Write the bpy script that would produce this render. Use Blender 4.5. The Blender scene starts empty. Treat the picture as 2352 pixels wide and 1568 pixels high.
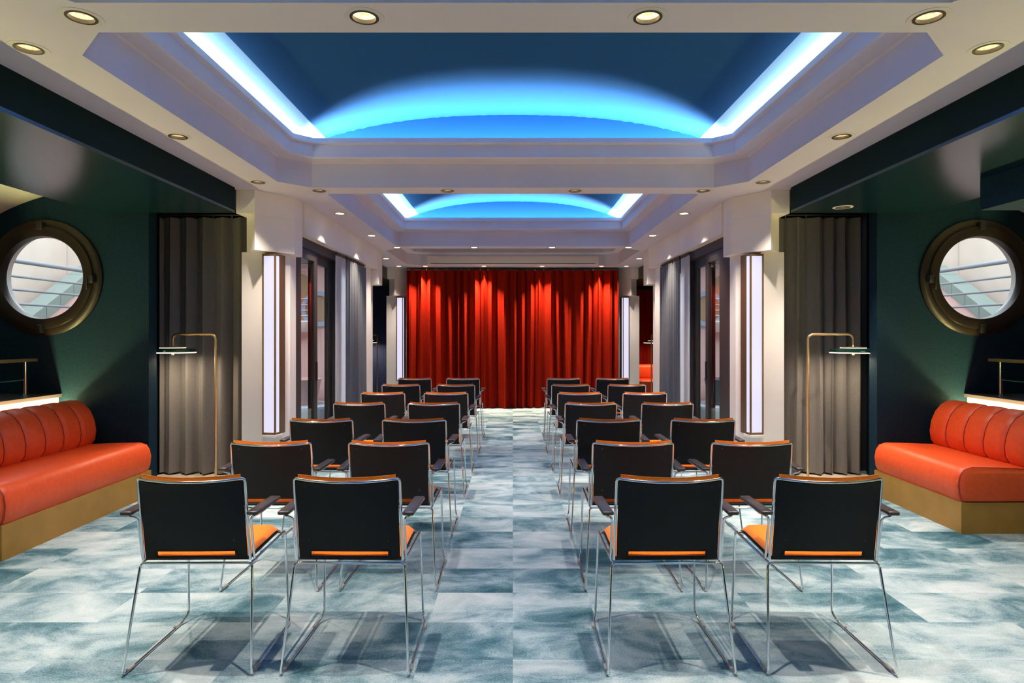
import bpy, bmesh, math, random
from mathutils import Vector, Matrix
random.seed(7)
scn = bpy.context.scene
COL = scn.collection
PI = math.pi

# ------------------------------------------------------------------ camera, world, exposure
F_PX = 1450.0
cam_d = bpy.data.cameras.new('camera')
cam = bpy.data.objects.new('camera', cam_d)
COL.objects.link(cam)
cam.location = (0, 0, 1.42)
cam.rotation_euler = (PI / 2, 0, 0)
cam_d.sensor_width = 36.0
cam_d.lens = 36.0 * F_PX / 2352.0
cam_d.shift_x = -2.0 / 2352.0
cam_d.shift_y = -17.0 / 2352.0
cam_d.clip_start = 0.05
scn.camera = cam
vs = scn.view_settings
vs.view_transform = 'Standard'
vs.look = 'None'
vs.gamma = 1.0
vs.use_curve_mapping = False
vs.exposure = 0.0
W = bpy.data.worlds.new('world')
scn.world = W
W.use_nodes = True
W.node_tree.nodes['Background'].inputs[0].default_value = (0.80, 0.90, 1.0, 1)
W.node_tree.nodes['Background'].inputs[1].default_value = 5.0
SPOT_W = 150.0
LED_W = 280.0
scn.cycles.max_bounces = 8
scn.cycles.diffuse_bounces = 5
scn.cycles.sample_clamp_indirect = 6.0
scn.cycles.use_denoising = True

# ------------------------------------------------------------------ materials
MATS = {}

def principled(name, col, rough=0.5, metal=0.0, spec=0.5, emit=None, estr=0.0, sheen=0.0, coat=0.0, trans=0.0, alpha=1.0):
    m = bpy.data.materials.new(name)
    m.use_nodes = True
    b = m.node_tree.nodes['Principled BSDF']
    b.inputs['Base Color'].default_value = (*col, 1)
    b.inputs['Roughness'].default_value = rough
    b.inputs['Metallic'].default_value = metal
    b.inputs['Specular IOR Level'].default_value = spec
    if emit:
        b.inputs['Emission Color'].default_value = (*emit, 1)
        b.inputs['Emission Strength'].default_value = estr
    if sheen:
        b.inputs['Sheen Weight'].default_value = sheen
    if coat:
        b.inputs['Coat Weight'].default_value = coat
    if trans:
        b.inputs['Transmission Weight'].default_value = trans
    MATS[name] = m
    return m

def N(m, t, **kw):
    n = m.node_tree.nodes.new(t)
    for k, v in kw.items():
        setattr(n, k, v)
    return n

def L(m, a, b):
    m.node_tree.links.new(a, b)

def noisy(m, c1, c2, scale, detail=4.0, bump=0.0, bscale=None, stretch=(1, 1, 1), lo=0.3, hi=0.7):
    """mix two close colours by noise, and a fine bump"""
    b = m.node_tree.nodes['Principled BSDF']
    tc = N(m, 'ShaderNodeTexCoord')
    mp = N(m, 'ShaderNodeMapping')
    mp.inputs['Scale'].default_value = stretch
    L(m, tc.outputs['Object'], mp.inputs['Vector'])
    nz = N(m, 'ShaderNodeTexNoise')
    nz.inputs['Scale'].default_value = scale
    nz.inputs['Detail'].default_value = detail
    L(m, mp.outputs[0], nz.inputs['Vector'])
    cr = N(m, 'ShaderNodeValToRGB')
    cr.color_ramp.elements[0].position = lo
    cr.color_ramp.elements[1].position = hi
    cr.color_ramp.elements[0].color = (*c1, 1)
    cr.color_ramp.elements[1].color = (*c2, 1)
    L(m, nz.outputs[0], cr.inputs[0])
    L(m, cr.outputs[0], b.inputs['Base Color'])
    if bump:
        n2 = N(m, 'ShaderNodeTexNoise')
        n2.inputs['Scale'].default_value = bscale or scale * 4
        L(m, mp.outputs[0], n2.inputs['Vector'])
        bp = N(m, 'ShaderNodeBump')
        bp.inputs['Strength'].default_value = bump
        bp.inputs['Distance'].default_value = 0.004
        L(m, n2.outputs[0], bp.inputs['Height'])
        L(m, bp.outputs[0], b.inputs['Normal'])
    return m

M_white = noisy(principled('white_plaster', (.74, .70, .69), .75, spec=.25), (.80, .75, .71), (.85, .80, .76), 3, bump=.05, bscale=160)
M_ceil = noisy(principled('ceiling_paint', (.55, .51, .57), .75, spec=.2), (.60, .56, .63), (.63, .59, .66), 3, bump=.04, bscale=160)
M_fascia = principled('fascia_paint', (.003, .015, .019), .75, spec=.12)
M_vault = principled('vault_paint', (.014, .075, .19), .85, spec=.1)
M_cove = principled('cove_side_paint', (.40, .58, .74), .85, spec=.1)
M_teal = noisy(principled('teal_wall', (.01, .06, .07), .7, spec=.12), (.004, .018, .033), (.007, .028, .049), 40, bump=.25, bscale=420)
M_soffit = noisy(principled('teal_gloss', (.01, .05, .055), .22, spec=1.0), (.003, .018, .023), (.005, .023, .029), 12, bump=.02, bscale=150)
M_dark = principled('dark_recess', (.012, .012, .014), .8)
M_navy = noisy(principled('navy_wall', (.012, .022, .07), .7), (.016, .026, .095), (.024, .036, .125), 20)
M_brown = principled('dark_brown_panel', (.045, .034, .025), .5)
M_niche = noisy(principled('niche_plaster', (.55, .55, .48), .8), (.50, .50, .44), (.60, .60, .52), 4)
M_cream = noisy(principled('cream_lit_floor', (.70, .62, .50), .55), (.64, .56, .45), (.74, .66, .55), 5)
M_chrome = principled('chrome', (.82, .82, .84), .09, metal=1)
M_steel = principled('brushed_steel', (.62, .62, .64), .25, metal=1)
M_black = noisy(principled('black_plastic', (.012, .012, .013), .6, spec=.22), (.010, .010, .011), (.014, .014, .015), 200, bump=.05, bscale=900)
M_blackr = principled('black_metal', (.016, .015, .016), .38)
M_arm = principled('armrest_plastic', (.040, .030, .028), .35, spec=.5)
M_orange = noisy(principled('orange_fabric', (.80, .17, .012), .85, spec=.2, sheen=.15), (.86, .20, .012), (.95, .25, .018), 120, bump=.1, bscale=700)
M_clear = principled('clear_plastic', (.75, .72, .70), .15, trans=.5)
M_leather = noisy(principled('orange_leather', (.66, .055, .018), .42, spec=.38), (.80, .080, .014), (.88, .104, .022), 30, bump=.12, bscale=260)
M_pipe = principled('leather_piping', (.30, .018, .010), .5)
M_gold = noisy(principled('ochre_base', (.34, .19, .055), .42, spec=.3), (.36, .185, .034), (.43, .225, .046), 8)
M_red = noisy(principled('red_velvet', (.50, .020, .008), .9, spec=.04), (.27, .010, .003), (.36, .017, .005), 60, bump=.15, bscale=300, stretch=(1, 1, .3))
M_grey = noisy(principled('grey_curtain_fabric', (.10, .098, .096), .9, spec=.15, sheen=.1), (.185, .166, .158), (.24, .218, .208), 120, bump=.2, bscale=500)
M_bluegrey = noisy(principled('blue_grey_curtain_fabric', (.12, .13, .145), .9, spec=.15, sheen=.1), (.125, .13, .138), (.165, .17, .18), 120, bump=.2, bscale=500)
M_brass = principled('brass', (.92, .66, .40), .34, metal=1)
M_green = principled('green_enamel', (.006, .045, .035), .2, spec=.6, coat=.5)
M_frame = principled('dark_bronze_frame', (.045, .037, .036), .5, spec=.3)
M_bronze = principled('bronze_frame', (.20, .12, .06), .4, metal=.6)
M_port = principled('porthole_bronze', (.024, .017, .013), .33, metal=.25)
M_stone = principled('ledge_stone', (.14, .13, .15), .22)
M_railw = principled('dark_green_rail', (.13, .14, .05), .3)
M_housing = principled('housing_white', (.80, .76, .72), .5)
M_railg = principled('grey_painted_rail', (.22, .24, .26), .4)
M_pink = noisy(principled('pink_render', (.66, .42, .38), .85), (.72, .46, .43), (.78, .52, .48), 3)
M_cwall = noisy(principled('cream_render', (.74, .66, .58), .85), (.60, .50, .42), (.66, .56, .48), 3)
M_sage = principled('sage_tile', (.23, .28, .25), .6)
M_pave = noisy(principled('courtyard_paving', (.42, .38, .34), .8), (.36, .33, .30), (.48, .44, .40), 6)
M_terr = principled('terracotta', (.50, .22, .16), .8)
M_tan = principled('tan_render', (.36, .23, .13), .8)
M_blue = principled('blue_grey_ring', (.32, .40, .52), .5)
M_wstep = principled('pale_blue_step', (.62, .70, .80), .6)
M_yel = principled('yellow_cushion', (.62, .50, .14), .8)
M_louv = principled('louvre_grey', (.16, .16, .17), .5)
M_sheer = principled('sheer_white', (.92, .92, .94), .9, trans=0)
M_lightbox = principled('lightbox_glass', (.12, .12, .13), .3, emit=(.81, .78, 1.0), estr=.90)
M_ring = principled('downlight_trim', (.60, .56, .56), .5)
M_dring = principled('downlight_black_ring', (.02, .02, .02), .4)
M_refl = principled('downlight_reflector', (.90, .82, .70), .28, metal=1)
M_glow_disc = principled('downlight_glow_disc', (1, 1, 1), .5, emit=(1, .80, .52), estr=5)
M_bulb = principled('bulb', (1, 1, 1), .5, emit=(1, .78, .50), estr=38)
M_lampglow = principled('lamp_glow', (1, 1, 1), .5, emit=(1, .84, .58), estr=4)
M_led = principled('cove_led', (1, 1, 1), .5, emit=(.45, .76, 1.0), estr=LED_W * 1.1)
M_led_end = principled('cove_led_end', (1, 1, 1), .5, emit=(.45, .76, 1.0), estr=LED_W * .75)
M_ledge_led = principled('ledge_led', (1, 1, 1), .5, emit=(1.0, .92, .36), estr=260)

M_glass = bpy.data.materials.new('clear_glass')
M_glass.use_nodes = True
nt = M_glass.node_tree
nt.nodes.clear()
o_ = nt.nodes.new('ShaderNodeOutputMaterial')
mx = nt.nodes.new('ShaderNodeMixShader')
tr = nt.nodes.new('ShaderNodeBsdfTransparent')
tr.inputs[0].default_value = (.93, .95, .95, 1)
gl = nt.nodes.new('ShaderNodeBsdfGlossy')
gl.inputs['Roughness'].default_value = .02
fr = nt.nodes.new('ShaderNodeFresnel')
fr.inputs[0].default_value = 1.22
geo = nt.nodes.new('ShaderNodeNewGeometry')
inv = nt.nodes.new('ShaderNodeMath')
inv.operation = 'SUBTRACT'
inv.inputs[0].default_value = 1.0
nt.links.new(geo.outputs['Backfacing'], inv.inputs[1])
mul = nt.nodes.new('ShaderNodeMath')
mul.operation = 'MULTIPLY'
nt.links.new(fr.outputs[0], mul.inputs[0])
nt.links.new(inv.outputs[0], mul.inputs[1])
nt.links.new(mul.outputs[0], mx.inputs[0])
nt.links.new(tr.outputs[0], mx.inputs[1])
nt.links.new(gl.outputs[0], mx.inputs[2])
nt.links.new(mx.outputs[0], o_.inputs[0])

# sheer: partly see-through cloth
nt = M_sheer.node_tree
bs = nt.nodes['Principled BSDF']
om = nt.nodes['Material Output']
tl = nt.nodes.new('ShaderNodeBsdfTranslucent')
tl.inputs[0].default_value = (.95, .96, 1, 1)
mx = nt.nodes.new('ShaderNodeMixShader')
mx.inputs[0].default_value = .7
nt.links.new(bs.outputs[0], mx.inputs[1])
nt.links.new(tl.outputs[0], mx.inputs[2])
nt.links.new(mx.outputs[0], om.inputs[0])

# carpet: tiles, each with its own piece of a watercolour pattern
M_carpet = principled('carpet_tiles', (.5, .6, .62), .95, spec=.1)
M_soffit.node_tree.nodes['Principled BSDF'].inputs['Specular Tint'].default_value = (.55, .78, 1.0, 1)  # blue put into the soffit's gloss to cool the daylight it reflects
m = M_carpet
b = m.node_tree.nodes['Principled BSDF']
tc = N(m, 'ShaderNodeTexCoord')
sep = N(m, 'ShaderNodeSeparateXYZ')
L(m, tc.outputs['Object'], sep.inputs[0])

def mth(op, a, bb=None):
    n = N(m, 'ShaderNodeMath', operation=op)
    for i, v in enumerate((a, bb)):
        if v is None:
            continue
        if isinstance(v, (int, float)):
            n.inputs[i].default_value = v
        else:
            L(m, v, n.inputs[i])
    return n.outputs[0]

TW, TD = .82, .357
row = mth('FLOOR', mth('DIVIDE', mth('ADD', sep.outputs[1], -.255), TD))
rnd_r = mth('FLOOR', mth('MULTIPLY', mth('FRACT', mth('MULTIPLY', mth('SINE', mth('MULTIPLY', row, 12.9898)), 437.58)), 3.0))
fine = mth('GREATER_THAN', rnd_r, 1.5)
half = mth('FLOOR', mth('DIVIDE', mth('ABSOLUTE', sep.outputs[0]), TW / 2))
colm = mth('FLOOR', mth('DIVIDE', mth('ADD', half, mth('MINIMUM', rnd_r, 1.0)), 2.0))
colm = mth('ADD', mth('MULTIPLY', colm, mth('SUBTRACT', 1.0, fine)), mth('MULTIPLY', mth('ADD', half, 50.0), fine))
colm = mth('MULTIPLY', mth('ADD', colm, 1.0), mth('SIGN', sep.outputs[0]))
cmb = N(m, 'ShaderNodeCombineXYZ')
L(m, colm, cmb.inputs[0])
L(m, row, cmb.inputs[1])
wn = N(m, 'ShaderNodeTexWhiteNoise', noise_dimensions='2D')
L(m, cmb.outputs[0], wn.inputs['Vector'])
sc = N(m, 'ShaderNodeVectorMath', operation='SCALE')
L(m, wn.outputs['Color'], sc.inputs[0])
sc.inputs['Scale'].default_value = 30
ad = N(m, 'ShaderNodeVectorMath', operation='ADD')
L(m, tc.outputs['Object'], ad.inputs[0])
L(m, sc.outputs[0], ad.inputs[1])
mp = N(m, 'ShaderNodeMapping')
mp.inputs['Scale'].default_value = (1.0, 1.6, 1.0)
mp.inputs['Rotation'].default_value = (0, 0, .22)
L(m, ad.outputs[0], mp.inputs['Vector'])
nz = N(m, 'ShaderNodeTexNoise')
nz.inputs['Scale'].default_value = 2.3
nz.inputs['Detail'].default_value = 9
nz.inputs['Roughness'].default_value = .62
nz.inputs['Distortion'].default_value = .5
L(m, mp.outputs[0], nz.inputs['Vector'])
fn = N(m, 'ShaderNodeTexNoise')
fn.inputs['Scale'].default_value = 130
fn.inputs['Detail'].default_value = 2
L(m, tc.outputs['Object'], fn.inputs['Vector'])
val = mth('ADD', nz.outputs[0], mth('MULTIPLY', mth('ADD', wn.outputs['Value'], -.5), .15))
val = mth('ADD', val, mth('MULTIPLY', mth('ADD', fn.outputs[0], -.5), .22))
cr = N(m, 'ShaderNodeValToRGB')
e = cr.color_ramp.elements
e[0].position = .26
e[0].color = (.030, .090, .118, 1)
e[1].position = .70
e[1].color = (.56, .64, .665, 1)
for p, c in ((.38, (.085, .18, .22)), (.47, (.22, .33, .38)), (.55, (.37, .48, .52))):
    el = e.new(p)
    el.color = (*c, 1)
L(m, val, cr.inputs[0])
L(m, cr.outputs[0], b.inputs['Base Color'])
bp = N(m, 'ShaderNodeBump')
bp.inputs['Strength'].default_value = .25
bp.inputs['Distance'].default_value = .003
L(m, fn.outputs[0], bp.inputs['Height'])
L(m, bp.outputs[0], b.inputs['Normal'])

# ------------------------------------------------------------------ mesh helpers
class MB:
    def __init__(self):
        self.v = []
        self.f = []

    def add(self, vs, fs):
        o = len(self.v)
        self.v += [tuple(p) for p in vs]
        self.f += [tuple(i + o for i in f) for f in fs]
        return self

    def box(self, x0, x1, y0, y1, z0, z1):
        vs = [(x, y, z) for x in (x0, x1) for y in (y0, y1) for z in (z0, z1)]
        return self.add(vs, [(0, 1, 3, 2), (4, 6, 7, 5), (0, 4, 5, 1), (2, 3, 7, 6), (0, 2, 6, 4), (1, 5, 7, 3)])

    def prism(self, poly, z0, z1):
        n = len(poly)
        vs = [(x, y, z0) for x, y in poly] + [(x, y, z1) for x, y in poly]
        fs = [tuple(range(n))[::-1], tuple(range(n, 2 * n))]
        fs += [(i, (i + 1) % n, n + (i + 1) % n, n + i) for i in range(n)]
        return self.add(vs, fs)

    def tube(self, pts, r, n=10, closed=False):
        pts = [Vector(p) for p in pts]
        k = len(pts)
        vs, fs = [], []
        ref = None
        for i, p in enumerate(pts):
            if closed:
                t = (pts[(i + 1) % k] - pts[i - 1]).normalized()
            else:
                t = (pts[min(i + 1, k - 1)] - pts[max(i - 1, 0)]).normalized()
            if ref is None:
                a = Vector((0, 0, 1)) if abs(t.z) < .9 else Vector((1, 0, 0))
                ref = (a - t * a.dot(t)).normalized()
            else:
                ref = (ref - t * ref.dot(t)).normalized()
            bi = t.cross(ref)
            rr = r[i] if isinstance(r, (list, tuple)) else r
            for j in range(n):
                a = 2 * PI * j / n
                vs.append(p + (ref * math.cos(a) + bi * math.sin(a)) * rr)
        for i in range(k if closed else k - 1):
            i2 = (i + 1) % k
            for j in range(n):
                j2 = (j + 1) % n
                fs.append((i * n + j, i * n + j2, i2 * n + j2, i2 * n + j))
        if not closed:
            fs.append(tuple(range(n))[::-1])
            fs.append(tuple((k - 1) * n + j for j in range(n)))
        return self.add(vs, fs)

    def lathe(self, prof, n=32, c=(0, 0, 0), axis='z', cap=True):
        vs, fs = [], []
        for r, h in prof:
            for j in range(n):
                a = 2 * PI * j / n
                p = (r * math.cos(a), r * math.sin(a), h)
                if axis == 'y':
                    p = (p[0], p[2], p[1])
                vs.append((p[0] + c[0], p[1] + c[1], p[2] + c[2]))
        for i in range(len(prof) - 1):
            for j in range(n):
                j2 = (j + 1) % n
                fs.append((i * n + j, i * n + j2, (i + 1) * n + j2, (i + 1) * n + j))
        if cap:
            fs.append(tuple(range(n))[::-1])
            fs.append(tuple((len(prof) - 1) * n + j for j in range(n)))
        return self.add(vs, fs)

    def ringlathe(self, prof, n=48, c=(0, 0, 0), axis='y'):
        return self.lathe(prof + [prof[0]], n, c, axis, cap=False)

    def rbox(self, size, c, r, seg=3, rot=None):
        bm = bmesh.new()
        bmesh.ops.create_cube(bm, size=1)
        for v in bm.verts:
            v.co = Vector((v.co.x * size[0], v.co.y * size[1], v.co.z * size[2]))
        bmesh.ops.bevel(bm, geom=bm.edges[:], offset=r, segments=seg, profile=.5, affect='EDGES')
        bm.verts.ensure_lookup_table()
        M = Matrix.Translation(c)
        if rot is not None:
            M = M @ rot
        bm.verts.index_update()
        self.add([M @ v.co for v in bm.verts], [[v.index for v in f.verts] for f in bm.faces])
        bm.free()
        return self

    def sheet(self, nu, nv, fn, skip=None):
        """closed slab: fn(i,j) -> (point on one side, point on the other)"""
        A, B = [], []
        for i in range(nu):
            for j in range(nv):
                p, q = fn(i, j)
                A.append(p)
                B.append(q)
        o = nu * nv
        fs = []
        have = {}
        for i in range(nu - 1):
            for j in range(nv - 1):
                if skip and skip(i, j):
                    continue
                q = (i * nv + j, (i + 1) * nv + j, (i + 1) * nv + j + 1, i * nv + j + 1)
                fs.append(q)
                fs.append(tuple(o + t for t in q[::-1]))
                for a, bb in zip(q, q[1:] + q[:1]):
                    have[(a, bb)] = 1
        for (a, bb) in have:
            if (bb, a) not in have:
                fs.append((bb, a, o + a, o + bb))
        return self.add(A + B, fs)

    def build(self, name, mat, parent=None, smooth=35, **kw):
        me = bpy.data.meshes.new(name)
        me.from_pydata([tuple(p) for p in self.v], [], self.f)
        bm = bmesh.new()
        bm.from_mesh(me)
        bmesh.ops.recalc_face_normals(bm, faces=bm.faces)
        bm.to_mesh(me)
        bm.free()
        if smooth:
            for p in me.polygons:
                p.use_smooth = True
            me.set_sharp_from_angle(angle=math.radians(smooth))
        me.materials.append(mat)
        o = bpy.data.objects.new(name, me)
        COL.objects.link(o)
        if parent is not None:
            o.parent = parent
        return tag(o, **kw)

def tag(o, label=None, cat=None, group=None, kind=None):
    if label:
        o['label'] = label
    if cat:
        o['category'] = cat
    if group:
        o['group'] = group
    if kind:
        o['kind'] = kind
    return o

def thing(name, label, cat, loc=(0, 0, 0), rz=0.0, group=None, kind=None):
    o = bpy.data.objects.new(name, None)
    o.empty_display_size = .1
    COL.objects.link(o)
    o.location = loc
    o.rotation_euler = (0, 0, rz)
    return tag(o, label, cat, group, kind)

def struct(mb, name, mat, label=None, cat=None, smooth=35):
    return mb.build(name, mat, smooth=smooth, kind='structure', label=label, cat=cat)

def copy_tree(o, parent=None):
    c = o.copy()
    COL.objects.link(c)
    if parent is not None:
        c.parent = parent
    for ch in [x for x in o.children]:
        copy_tree(ch, c)
    return c

def rounded(pts, r, seg=5):
    """round the corners of a polyline"""
    pts = [Vector(p) for p in pts]
    out = [pts[0]]
    for i in range(1, len(pts) - 1):
        p, a, c = pts[i], pts[i - 1], pts[i + 1]
        d1, d2 = (a - p), (c - p)
        rr = min(r, d1.length * .45, d2.length * .45)
        s, e = p + d1.normalized() * rr, p + d2.normalized() * rr
        for k in range(seg + 1):
            t = k / seg
            out.append(s * (1 - t) ** 2 + p * 2 * t * (1 - t) + e * t * t)
    out.append(pts[-1])
    return out

def plate(outer, holes, t0, t1, mp):
    """flat slab with holes; 2D loops, thickness t0..t1, mp(u,v,t)->xyz"""
    bm = bmesh.new()
    loops = [outer] + holes
    edges = []
    for lp in loops:
        vs = [bm.verts.new((u, v, 0)) for u, v in lp]
        for i in range(len(vs)):
            edges.append(bm.edges.new((vs[i], vs[(i + 1) % len(vs)])))
    bmesh.ops.triangle_fill(bm, use_beauty=True, use_dissolve=False, edges=edges)
    bm.verts.index_update()
    A = [(v.co.x, v.co.y) for v in bm.verts]
    tris = [[v.index for v in f.verts] for f in bm.faces]
    bm.free()
    mb = MB()
    n = len(A)
    vs = [mp(u, v, t0) for u, v in A] + [mp(u, v, t1) for u, v in A]
    fs = [tuple(t) for t in tris] + [tuple(n + i for i in t[::-1]) for t in tris]
    k = 0
    for lp in loops:
        m_ = len(lp)
        for i in range(m_):
            a, b2 = k + i, k + (i + 1) % m_
            fs.append((a, b2, n + b2, n + a))
        k += m_
    return mb.add(vs, fs)

def circle(cx, cy, r, n=40):
    return [(cx + r * math.cos(2 * PI * i / n), cy + r * math.sin(2 * PI * i / n)) for i in range(n)]

# ------------------------------------------------------------------ floor
fl = MB()
fl.add([(-5.4, -2.2, 0), (5.4, -2.2, 0), (5.4, 14.4, 0), (-5.4, 14.4, 0)], [(0, 1, 2, 3)])
struct(fl, 'floor', M_carpet)

# ------------------------------------------------------------------ ceiling with coffers
ZC = 2.70
COFFERS = [(1.72, -0.95, 2.44, .03), (1.978, 2.68, 5.52, .22), (1.70, 5.765, 9.19, .03), (1.945, 9.45, 11.80, .22)]

def octa(c, d, n=None):
    X, y0, y1, ch = c
    X, y0, y1 = X - d, y0 + d, y1 - d
    k = max(ch - .586 * d, .004)
    return [(-X + k, y0), (X - k, y0), (X, y0 + k), (X, y1 - k), (X - k, y1), (-X + k, y1), (-X, y1 - k), (-X, y0 + k)]

# downlights: (x, y) with the words that tell each apart
DL = []
def dl(x, y, words, grp, z=ZC):
    DL.append((x, y, z, words, grp))
ORD = ['leftmost', 'second from left', 'third from left', 'rightmost']
for x, w in zip((-1.743, -.60, .545, 1.68), ORD):
    dl(x, 2.55, 'large reflector downlight in the ceiling band nearest the camera, %s of four' % w, 'downlights in the band nearest the camera')
for x, w in ((-2.17, 'left'), (2.13, 'right')):
    dl(x, 2.83, 'reflector downlight beside the chamfered near corner of the big blue coffer, %s side' % w, 'downlights along the outer ceiling margins')
    dl(x, 4.09, 'reflector downlight halfway along the big blue coffer, %s margin beside dark beam' % w, 'downlights along the outer ceiling margins')
    dl(x * .99, 5.32, 'small downlight in the ceiling just in front of the %s white pillar' % w, 'downlights along the outer ceiling margins')
for x, w in zip((-1.73, -.583, .556, 1.70), ORD):
    dl(x, 5.64, 'downlight in the ceiling band between the first two coffers, %s of four' % w, 'downlights between the first two coffers')
for x, w in ((-1.835, 'left'), (1.816, 'right')):
    dl(x, 6.70, 'glowing downlight above the near part of the %s sliding door' % w, 'downlights above the sliding doors')
    dl(x, 8.20, 'glowing downlight above the far end of the %s sliding door' % w, 'downlights above the sliding doors')
for x, w in zip((-1.71, -.57, .577, 1.706), ORD):
    dl(x, 9.32, 'tiny downlight in the ceiling band before the last coffer, %s of four' % w, 'downlights before the last coffer')
for x, w in ((-2.15, 'left'), (2.14, 'right')):
    dl(x, 10.7, 'tiny bright downlight beside the last coffer, %s margin' % w, 'downlights beside the last coffer')
    dl(x, 11.9, 'tiny bright downlight before the far %s pillar with the light box' % w, 'downlights beside the last coffer')
for x, w in zip((-1.65, -.546, .55, 1.67), ORD):
    dl(x, 11.90, 'tiny downlight washing the red stage curtain, %s of four' % w, 'downlights washing the red curtain')

R_HOLE = .056
holes = [octa(c, 0) for c in COFFERS] + [circle(x, y, R_HOLE, 20) for x, y, z, w, g in DL]
cl = plate([(-2.46, -2.2), (2.46, -2.2), (2.46, 12.9), (-2.46, 12.9)], holes, ZC, ZC + .05, lambda u, v, t: (u, v, t))
struct(cl, 'ceiling', M_ceil, smooth=0)

PROF = [(.0015, ZC + .0005), (.0015, 2.905), (.012, 2.916), (.118, 2.920), (.130, 2.930), (.130, 3.030), (.136, 3.037), (.152, 3.038), (.160, 3.044), (.160, 3.085), (.135, 3.085), (.130, 2.955), (-.16, 2.955)]
for k, c in enumerate(COFFERS):
    mb = MB()
    vs, fs = [], []
    for d, z in PROF:
        vs += [(x, y, z) for x, y in octa(c, d)]
    for i in range(len(PROF) - 1):
        for j in range(8):
            j2 = (j + 1) % 8
            fs.append((i * 8 + j, i * 8 + j2, (i + 1) * 8 + j2, (i + 1) * 8 + j))
    mb.add(vs, fs)
    struct(mb, 'trim_%d' % (k + 1), M_ceil, smooth=25)
    if k == 3:
        pass
    # blue barrel vault with end walls
    X, y0, y1, ch = c
    Xs, y0, y1 = X + .13, y0 - .10, y1 + .10
    vb = MB()
    nu = 40
    zz = lambda x: 3.00 + .37 * (1 - abs(x / Xs) ** 2.5)
    arc = [(-Xs + 2 * Xs * i / nu) for i in range(nu + 1)]
    Xi = X - .31
    mid = [-Xi + 2 * Xi * i / nu for i in range(nu + 1)]
    vs = [(x, y0, zz(x)) for x in mid] + [(x, y1, zz(x)) for x in mid]
    vb.add(vs, [(i, i + 1, nu + 2 + i, nu + 1 + i) for i in range(nu)])
    sb = MB()
    for sg in (-1, 1):
        ss = [sg * (Xi + (Xs - Xi) * i / 8) for i in range(9)]
        sb.add([(x, y0, zz(x)) for x in ss] + [(x, y1, zz(x)) for x in ss], [(i, i + 1, 10 + i, 9 + i) for i in range(8)])
        sb.add([(sg * Xs, y0, 2.95), (sg * Xs, y1, 2.95), (sg * Xs, y1, 3.0), (sg * Xs, y0, 3.0)], [(0, 1, 2, 3)])
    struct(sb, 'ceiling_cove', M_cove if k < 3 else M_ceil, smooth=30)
    for y in (y0, y1):
        n = nu + 1
        vb.add([(x, y, zz(x)) for x in arc] + [(x, y, 2.95) for x in arc], [(i, i + 1, n + i + 1, n + i) for i in range(nu)])
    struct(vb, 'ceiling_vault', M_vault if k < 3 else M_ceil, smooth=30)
    # cove LED strips, tilted towards the middle, hidden behind the rim
    side = (['in the coffer behind the camera', 'in the big blue coffer', 'in the middle blue coffer', 'in the last coffer'][k])
    if k < 3:
        for s in (-1, 1):
            led = thing('cove_light_strip', 'hidden blue cove light strip along the %s rim, %s' % ('left' if s < 0 else 'right', side), 'cove light', (s * (X + .02), (y0 + y1) / 2, 2.982), group='blue cove light strips')
            hl = (y1 - y0) / 2 - .12
            a = MB().add([(-s * .02, -hl, .004), (s * .025, -hl, .04), (s * .025, hl, .04), (-s * .02, hl, .004)], [(0, 1, 2, 3)])
            a.build('diffuser', M_led, led, smooth=0)
            MB().box(min(s * .026, s * .04), max(s * .026, s * .04), -hl, hl, -.026, .05).build('channel', M_steel, led)
        for s in (-1, 1):
            led = thing('cove_light_strip', 'hidden blue cove light strip along the %s rim, %s' % ('near' if s < 0 else 'far', side), 'cove light', (0, ((y0 + .08) if s < 0 else (y1 - .08)), 2.982), group='blue cove light strips')
            hl = X - .25
            a = MB().add([(-hl, -s * .02, .004), (-hl, s * .025, .04), (hl, s * .025, .04), (hl, -s * .02, .004)], [(0, 1, 2, 3)])
            a.build('diffuser', M_led_end, led, smooth=0)
            MB().box(-hl, hl, min(s * .026, s * .04), max(s * .026, s * .04), -.026, .05).build('channel', M_steel, led)

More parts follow.
